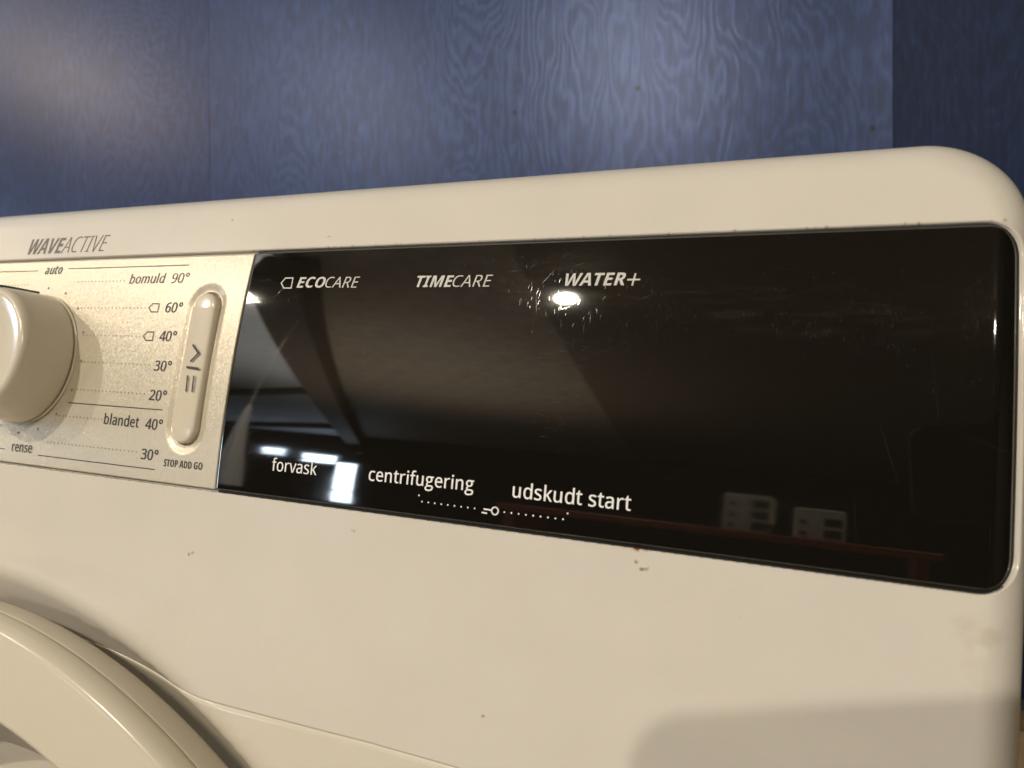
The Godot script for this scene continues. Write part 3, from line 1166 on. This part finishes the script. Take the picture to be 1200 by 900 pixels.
func display(wm: Node3D, off: Vector3) -> void:
	var right := func(s: float) -> float:
		var x1 := 0.2873
		var r := 0.0072
		if s < r:
			return x1 - r + sqrt(maxf(0.0, r * r - (r - s) * (r - s)))
		if s > 0.0780 - r:
			return x1 - r + sqrt(maxf(0.0, r * r - (s - 0.0780 + r) * (s - 0.0780 + r)))
		return x1
	var b := patch(0.0722, right, 0.0, 0.0780, 150, 110, func(x, _s): return 0.0003 - 0.34 * soft(x - 0.2829, 0.0007), 0.0003)
	# texture coordinates along the panel
	for k in b.v.size():
		var s := (asin(clampf((b.v[k].y - ARC_Y) / ARC_R, -1, 1)) - asin((PANEL_Y - ARC_Y) / ARC_R)) * ARC_R
		b.uv[k] = Vector2(b.v[k].x, -s)
	var d := put("display_panel", b.mesh(), M.gloss, wm, off)
	# dark gasket below its edge
	var right_wide := func(s: float) -> float:
		var q := maxf(0.0, maxf(0.0068 - s, s - 0.0716))
		return 0.2801 + sqrt(maxf(0.0, 0.0083 * 0.0083 - q * q))
	var g := patch(0.0718, right_wide, -0.0014, 0.0797, 60, 40, func(_x, _s): return -0.0011, 0.0001)
	put("gasket", g.mesh(), M.dark, wm, off)

	b = Build.new()
	house(b, Vector2(0.0860, 0.0672), 0.0045, 0.0034, 0.0004)
	lift(b)
	put("tag_symbol", b.mesh(), M.pale_grey, d)
	var H := 0.0003
	letters_up = H
	lettering_up("ECO", true, Vector2(0.0926, 0.0656), Vector2(0.1031, 0.0655), 0.0035, 0.22, M.pale_grey, d)
	lettering_up("CARE", false, Vector2(0.1034, 0.0655), Vector2(0.1156, 0.0654), 0.0035, 0.22, M.pale_grey, d, -0.2)
	lettering_up("TIME", true, Vector2(0.1362, 0.0653), Vector2(0.1484, 0.0652), 0.0035, 0.22, M.pale_grey, d)
	lettering_up("CARE", false, Vector2(0.1487, 0.0652), Vector2(0.1608, 0.0652), 0.0035, 0.22, M.pale_grey, d, -0.2)
	lettering_up("WATER", true, Vector2(0.1827, 0.0651), Vector2(0.1999, 0.0651), 0.0035, 0.22, M.pale_grey, d)
	b = Build.new()
	stroke(b, [Vector2(0.2008, 0.0666), Vector2(0.2038, 0.0666)], 0.00045)
	stroke(b, [Vector2(0.2021, 0.0652), Vector2(0.2026, 0.0681)], 0.00045)
	lift(b)
	put("plus_symbol", b.mesh(), M.pale_grey, d)
	lettering_up("forvask", false, Vector2(0.0939, 0.0078), Vector2(0.1110, 0.0079), 0.0040, 0.0, M.pale, d, 0.0, "k")
	lettering_up("centrifugering", false, Vector2(0.1296, 0.0081), Vector2(0.1635, 0.0084), 0.0028, 0.0, M.pale, d, 0.15, "x")
	lettering_up("udskudt start", false, Vector2(0.1750, 0.0079), Vector2(0.2069, 0.0078), 0.0042, 0.0, M.pale, d, 0.2, "d")
	b = Build.new()
	dots(b, Vector2(0.1479, 0.0040), Vector2(0.1643, 0.0039), 9, 0.00024)
	dots(b, Vector2(0.1731, 0.0039), Vector2(0.18956, 0.0039), 9, 0.00024)
	dot(b, Vector2(0.1468, 0.0056), 0.00024)
	dot(b, Vector2(0.1907, 0.0055), 0.00024)
	lift(b)
	put("dotted_line", b.mesh(), M.pale, d)
	b = Build.new()
	var ring := []
	for k in 25:
		ring.append(Vector2(0.17035, 0.0039) + Vector2.from_angle(TAU * k / 24) * 0.00095)
	stroke(b, ring, 0.00042)
	stroke(b, [Vector2(0.1672, 0.00405), Vector2(0.1692, 0.00400)], 0.00042)
	stroke(b, [Vector2(0.1667, 0.0031), Vector2(0.1679, 0.00305)], 0.00042)
	lift(b)
	put("key_symbol", b.mesh(), M.pale, d)


var letters_up := 0.0


func lift(b: Build) -> void:
	for k in b.v.size():
		b.v[k] += b.n[k] * 0.0003


func lettering_up(text: String, bold: bool, from: Vector2, to: Vector2, cap: float, slant: float, mat: Material, parent: Node, weight := 0.0, tall := "H") -> void:
	lettering(text, bold, from, to, cap, slant, mat, parent, weight, tall)
	var o: MeshInstance3D = parent.get_child(parent.get_child_count() - 1)
	o.position += pn((from.x + to.x) * 0.5, from.y) * letters_up


func knob(wm: Node3D, off: Vector3) -> void:
	var c := ps(-0.028, 0.039)
	var axis := pn(-0.028, 0.039)
	var prof_k := [Vector2(0.0228, -0.002), Vector2(0.0228, 0.0012), Vector2(0.0243, 0.0012), Vector2(0.0245, 0.0016), Vector2(0.02445, 0.0024), Vector2(0.0241, 0.006), Vector2(0.0235, 0.012), Vector2(0.0230, 0.0160), Vector2(0.02275, 0.0174), Vector2(0.0222, 0.0184), Vector2(0.0214, 0.01895), Vector2(0.0204, 0.0191), Vector2(0.0194, 0.0188), Vector2(0.0184, 0.0182), Vector2(0.0150, 0.0174), Vector2(0.0080, 0.0167), Vector2(0.0001, 0.0165)]
	var b := lathe(prof_k, 160, c, axis, Vector3.RIGHT)
	var k := put("program_knob", b.mesh(), M.knob, wm, off)
	# the pointer: a thin teal line along the side, up
	var up := axis.cross(Vector3.RIGHT).normalized()
	var line := []
	for p in [Vector2(0.0246, 0.0026), Vector2(0.0242, 0.006), Vector2(0.0236, 0.012), Vector2(0.0231, 0.0160), Vector2(0.02285, 0.0174), Vector2(0.0223, 0.0185), Vector2(0.0214, 0.0191)]:
		var row := []
		for q in [[0.5, -0.3], [0.5, 0.75], [-0.5, 0.75], [-0.5, -0.3]]:
			var dir: Vector3 = (up + Vector3.RIGHT * 0.01).normalized()
			row.append(c + axis * p.y + dir * (p.x + q[1] * 0.001) + Vector3.RIGHT * q[0] * 0.001)
		line.append(row)
	var pl := Build.new()
	for i in 3:   # a small raised rib with flat sides
		pl.grid(line.map(func(r): return [r[i], r[i + 1]]))
	pl.fan(line[-1], axis)
	put("pointer_line", pl.mesh(), M.teal, k)
	var collar := lathe([Vector2(0.0249, 0.00002), Vector2(0.0249, 0.0003), Vector2(0.0247, 0.0005), Vector2(0.0230, 0.0005)], 120, c, axis, Vector3.RIGHT)
	put("collar", collar.mesh(), M.knob, k)


func door(wm: Node3D, off: Vector3) -> void:
	var c := Vector3(DOOR.x, DOOR.y, 0)
	var front := [Vector2(0.1850, 0.004), Vector2(0.1925, 0.012), Vector2(0.1985, 0.0190), Vector2(0.2000, 0.0200), Vector2(0.2015, 0.02045), Vector2(0.2150, 0.0210), Vector2(0.2275, 0.0213), Vector2(0.2296, 0.0210), Vector2(0.2308, 0.0201), Vector2(0.2315, 0.0187), Vector2(0.2317, 0.0170), Vector2(0.2312, 0.0140), Vector2(0.2305, 0.0118), Vector2(0.2298, 0.0116)]
	var b := lathe(front, 260, c, Vector3.BACK, Vector3.RIGHT)
	var d := put("door", b.mesh(), M.ring, wm, off)
	var back := [Vector2(0.2290, 0.0122), Vector2(0.2302, 0.0113), Vector2(0.2303, 0.0105), Vector2(0.2296, 0.0065), Vector2(0.2284, 0.0024), Vector2(0.2272, 0.0004), Vector2(0.2245, -0.0016), Vector2(0.2190, -0.0036), Vector2(0.2050, -0.0060)]
	put("door_rim", lathe(back, 260, c, Vector3.BACK, Vector3.RIGHT).mesh(), M.ring_dull, d)
	var inner := [Vector2(0.1860, 0.0055), Vector2(0.1780, -0.004), Vector2(0.1650, -0.012), Vector2(0.1630, -0.020)]
	put("door_funnel", lathe(inner, 200, c, Vector3.BACK, Vector3.RIGHT).mesh(), M.grey, d)
	var bowl := []
	for k in 14:
		var a := PI / 2 * k / 13.0
		bowl.append(Vector2(0.1640 * cos(a) + 0.0001, -0.016 - 0.06 * sin(a)))
	var glass := StandardMaterial3D.new()
	glass.albedo_color = Color(0.10, 0.10, 0.10, 0.5)
	glass.transparency = BaseMaterial3D.TRANSPARENCY_ALPHA
	glass.roughness = 0.05
	put("door_glass", lathe(bowl, 120, c, Vector3.BACK, Vector3.RIGHT).mesh(), glass, d)
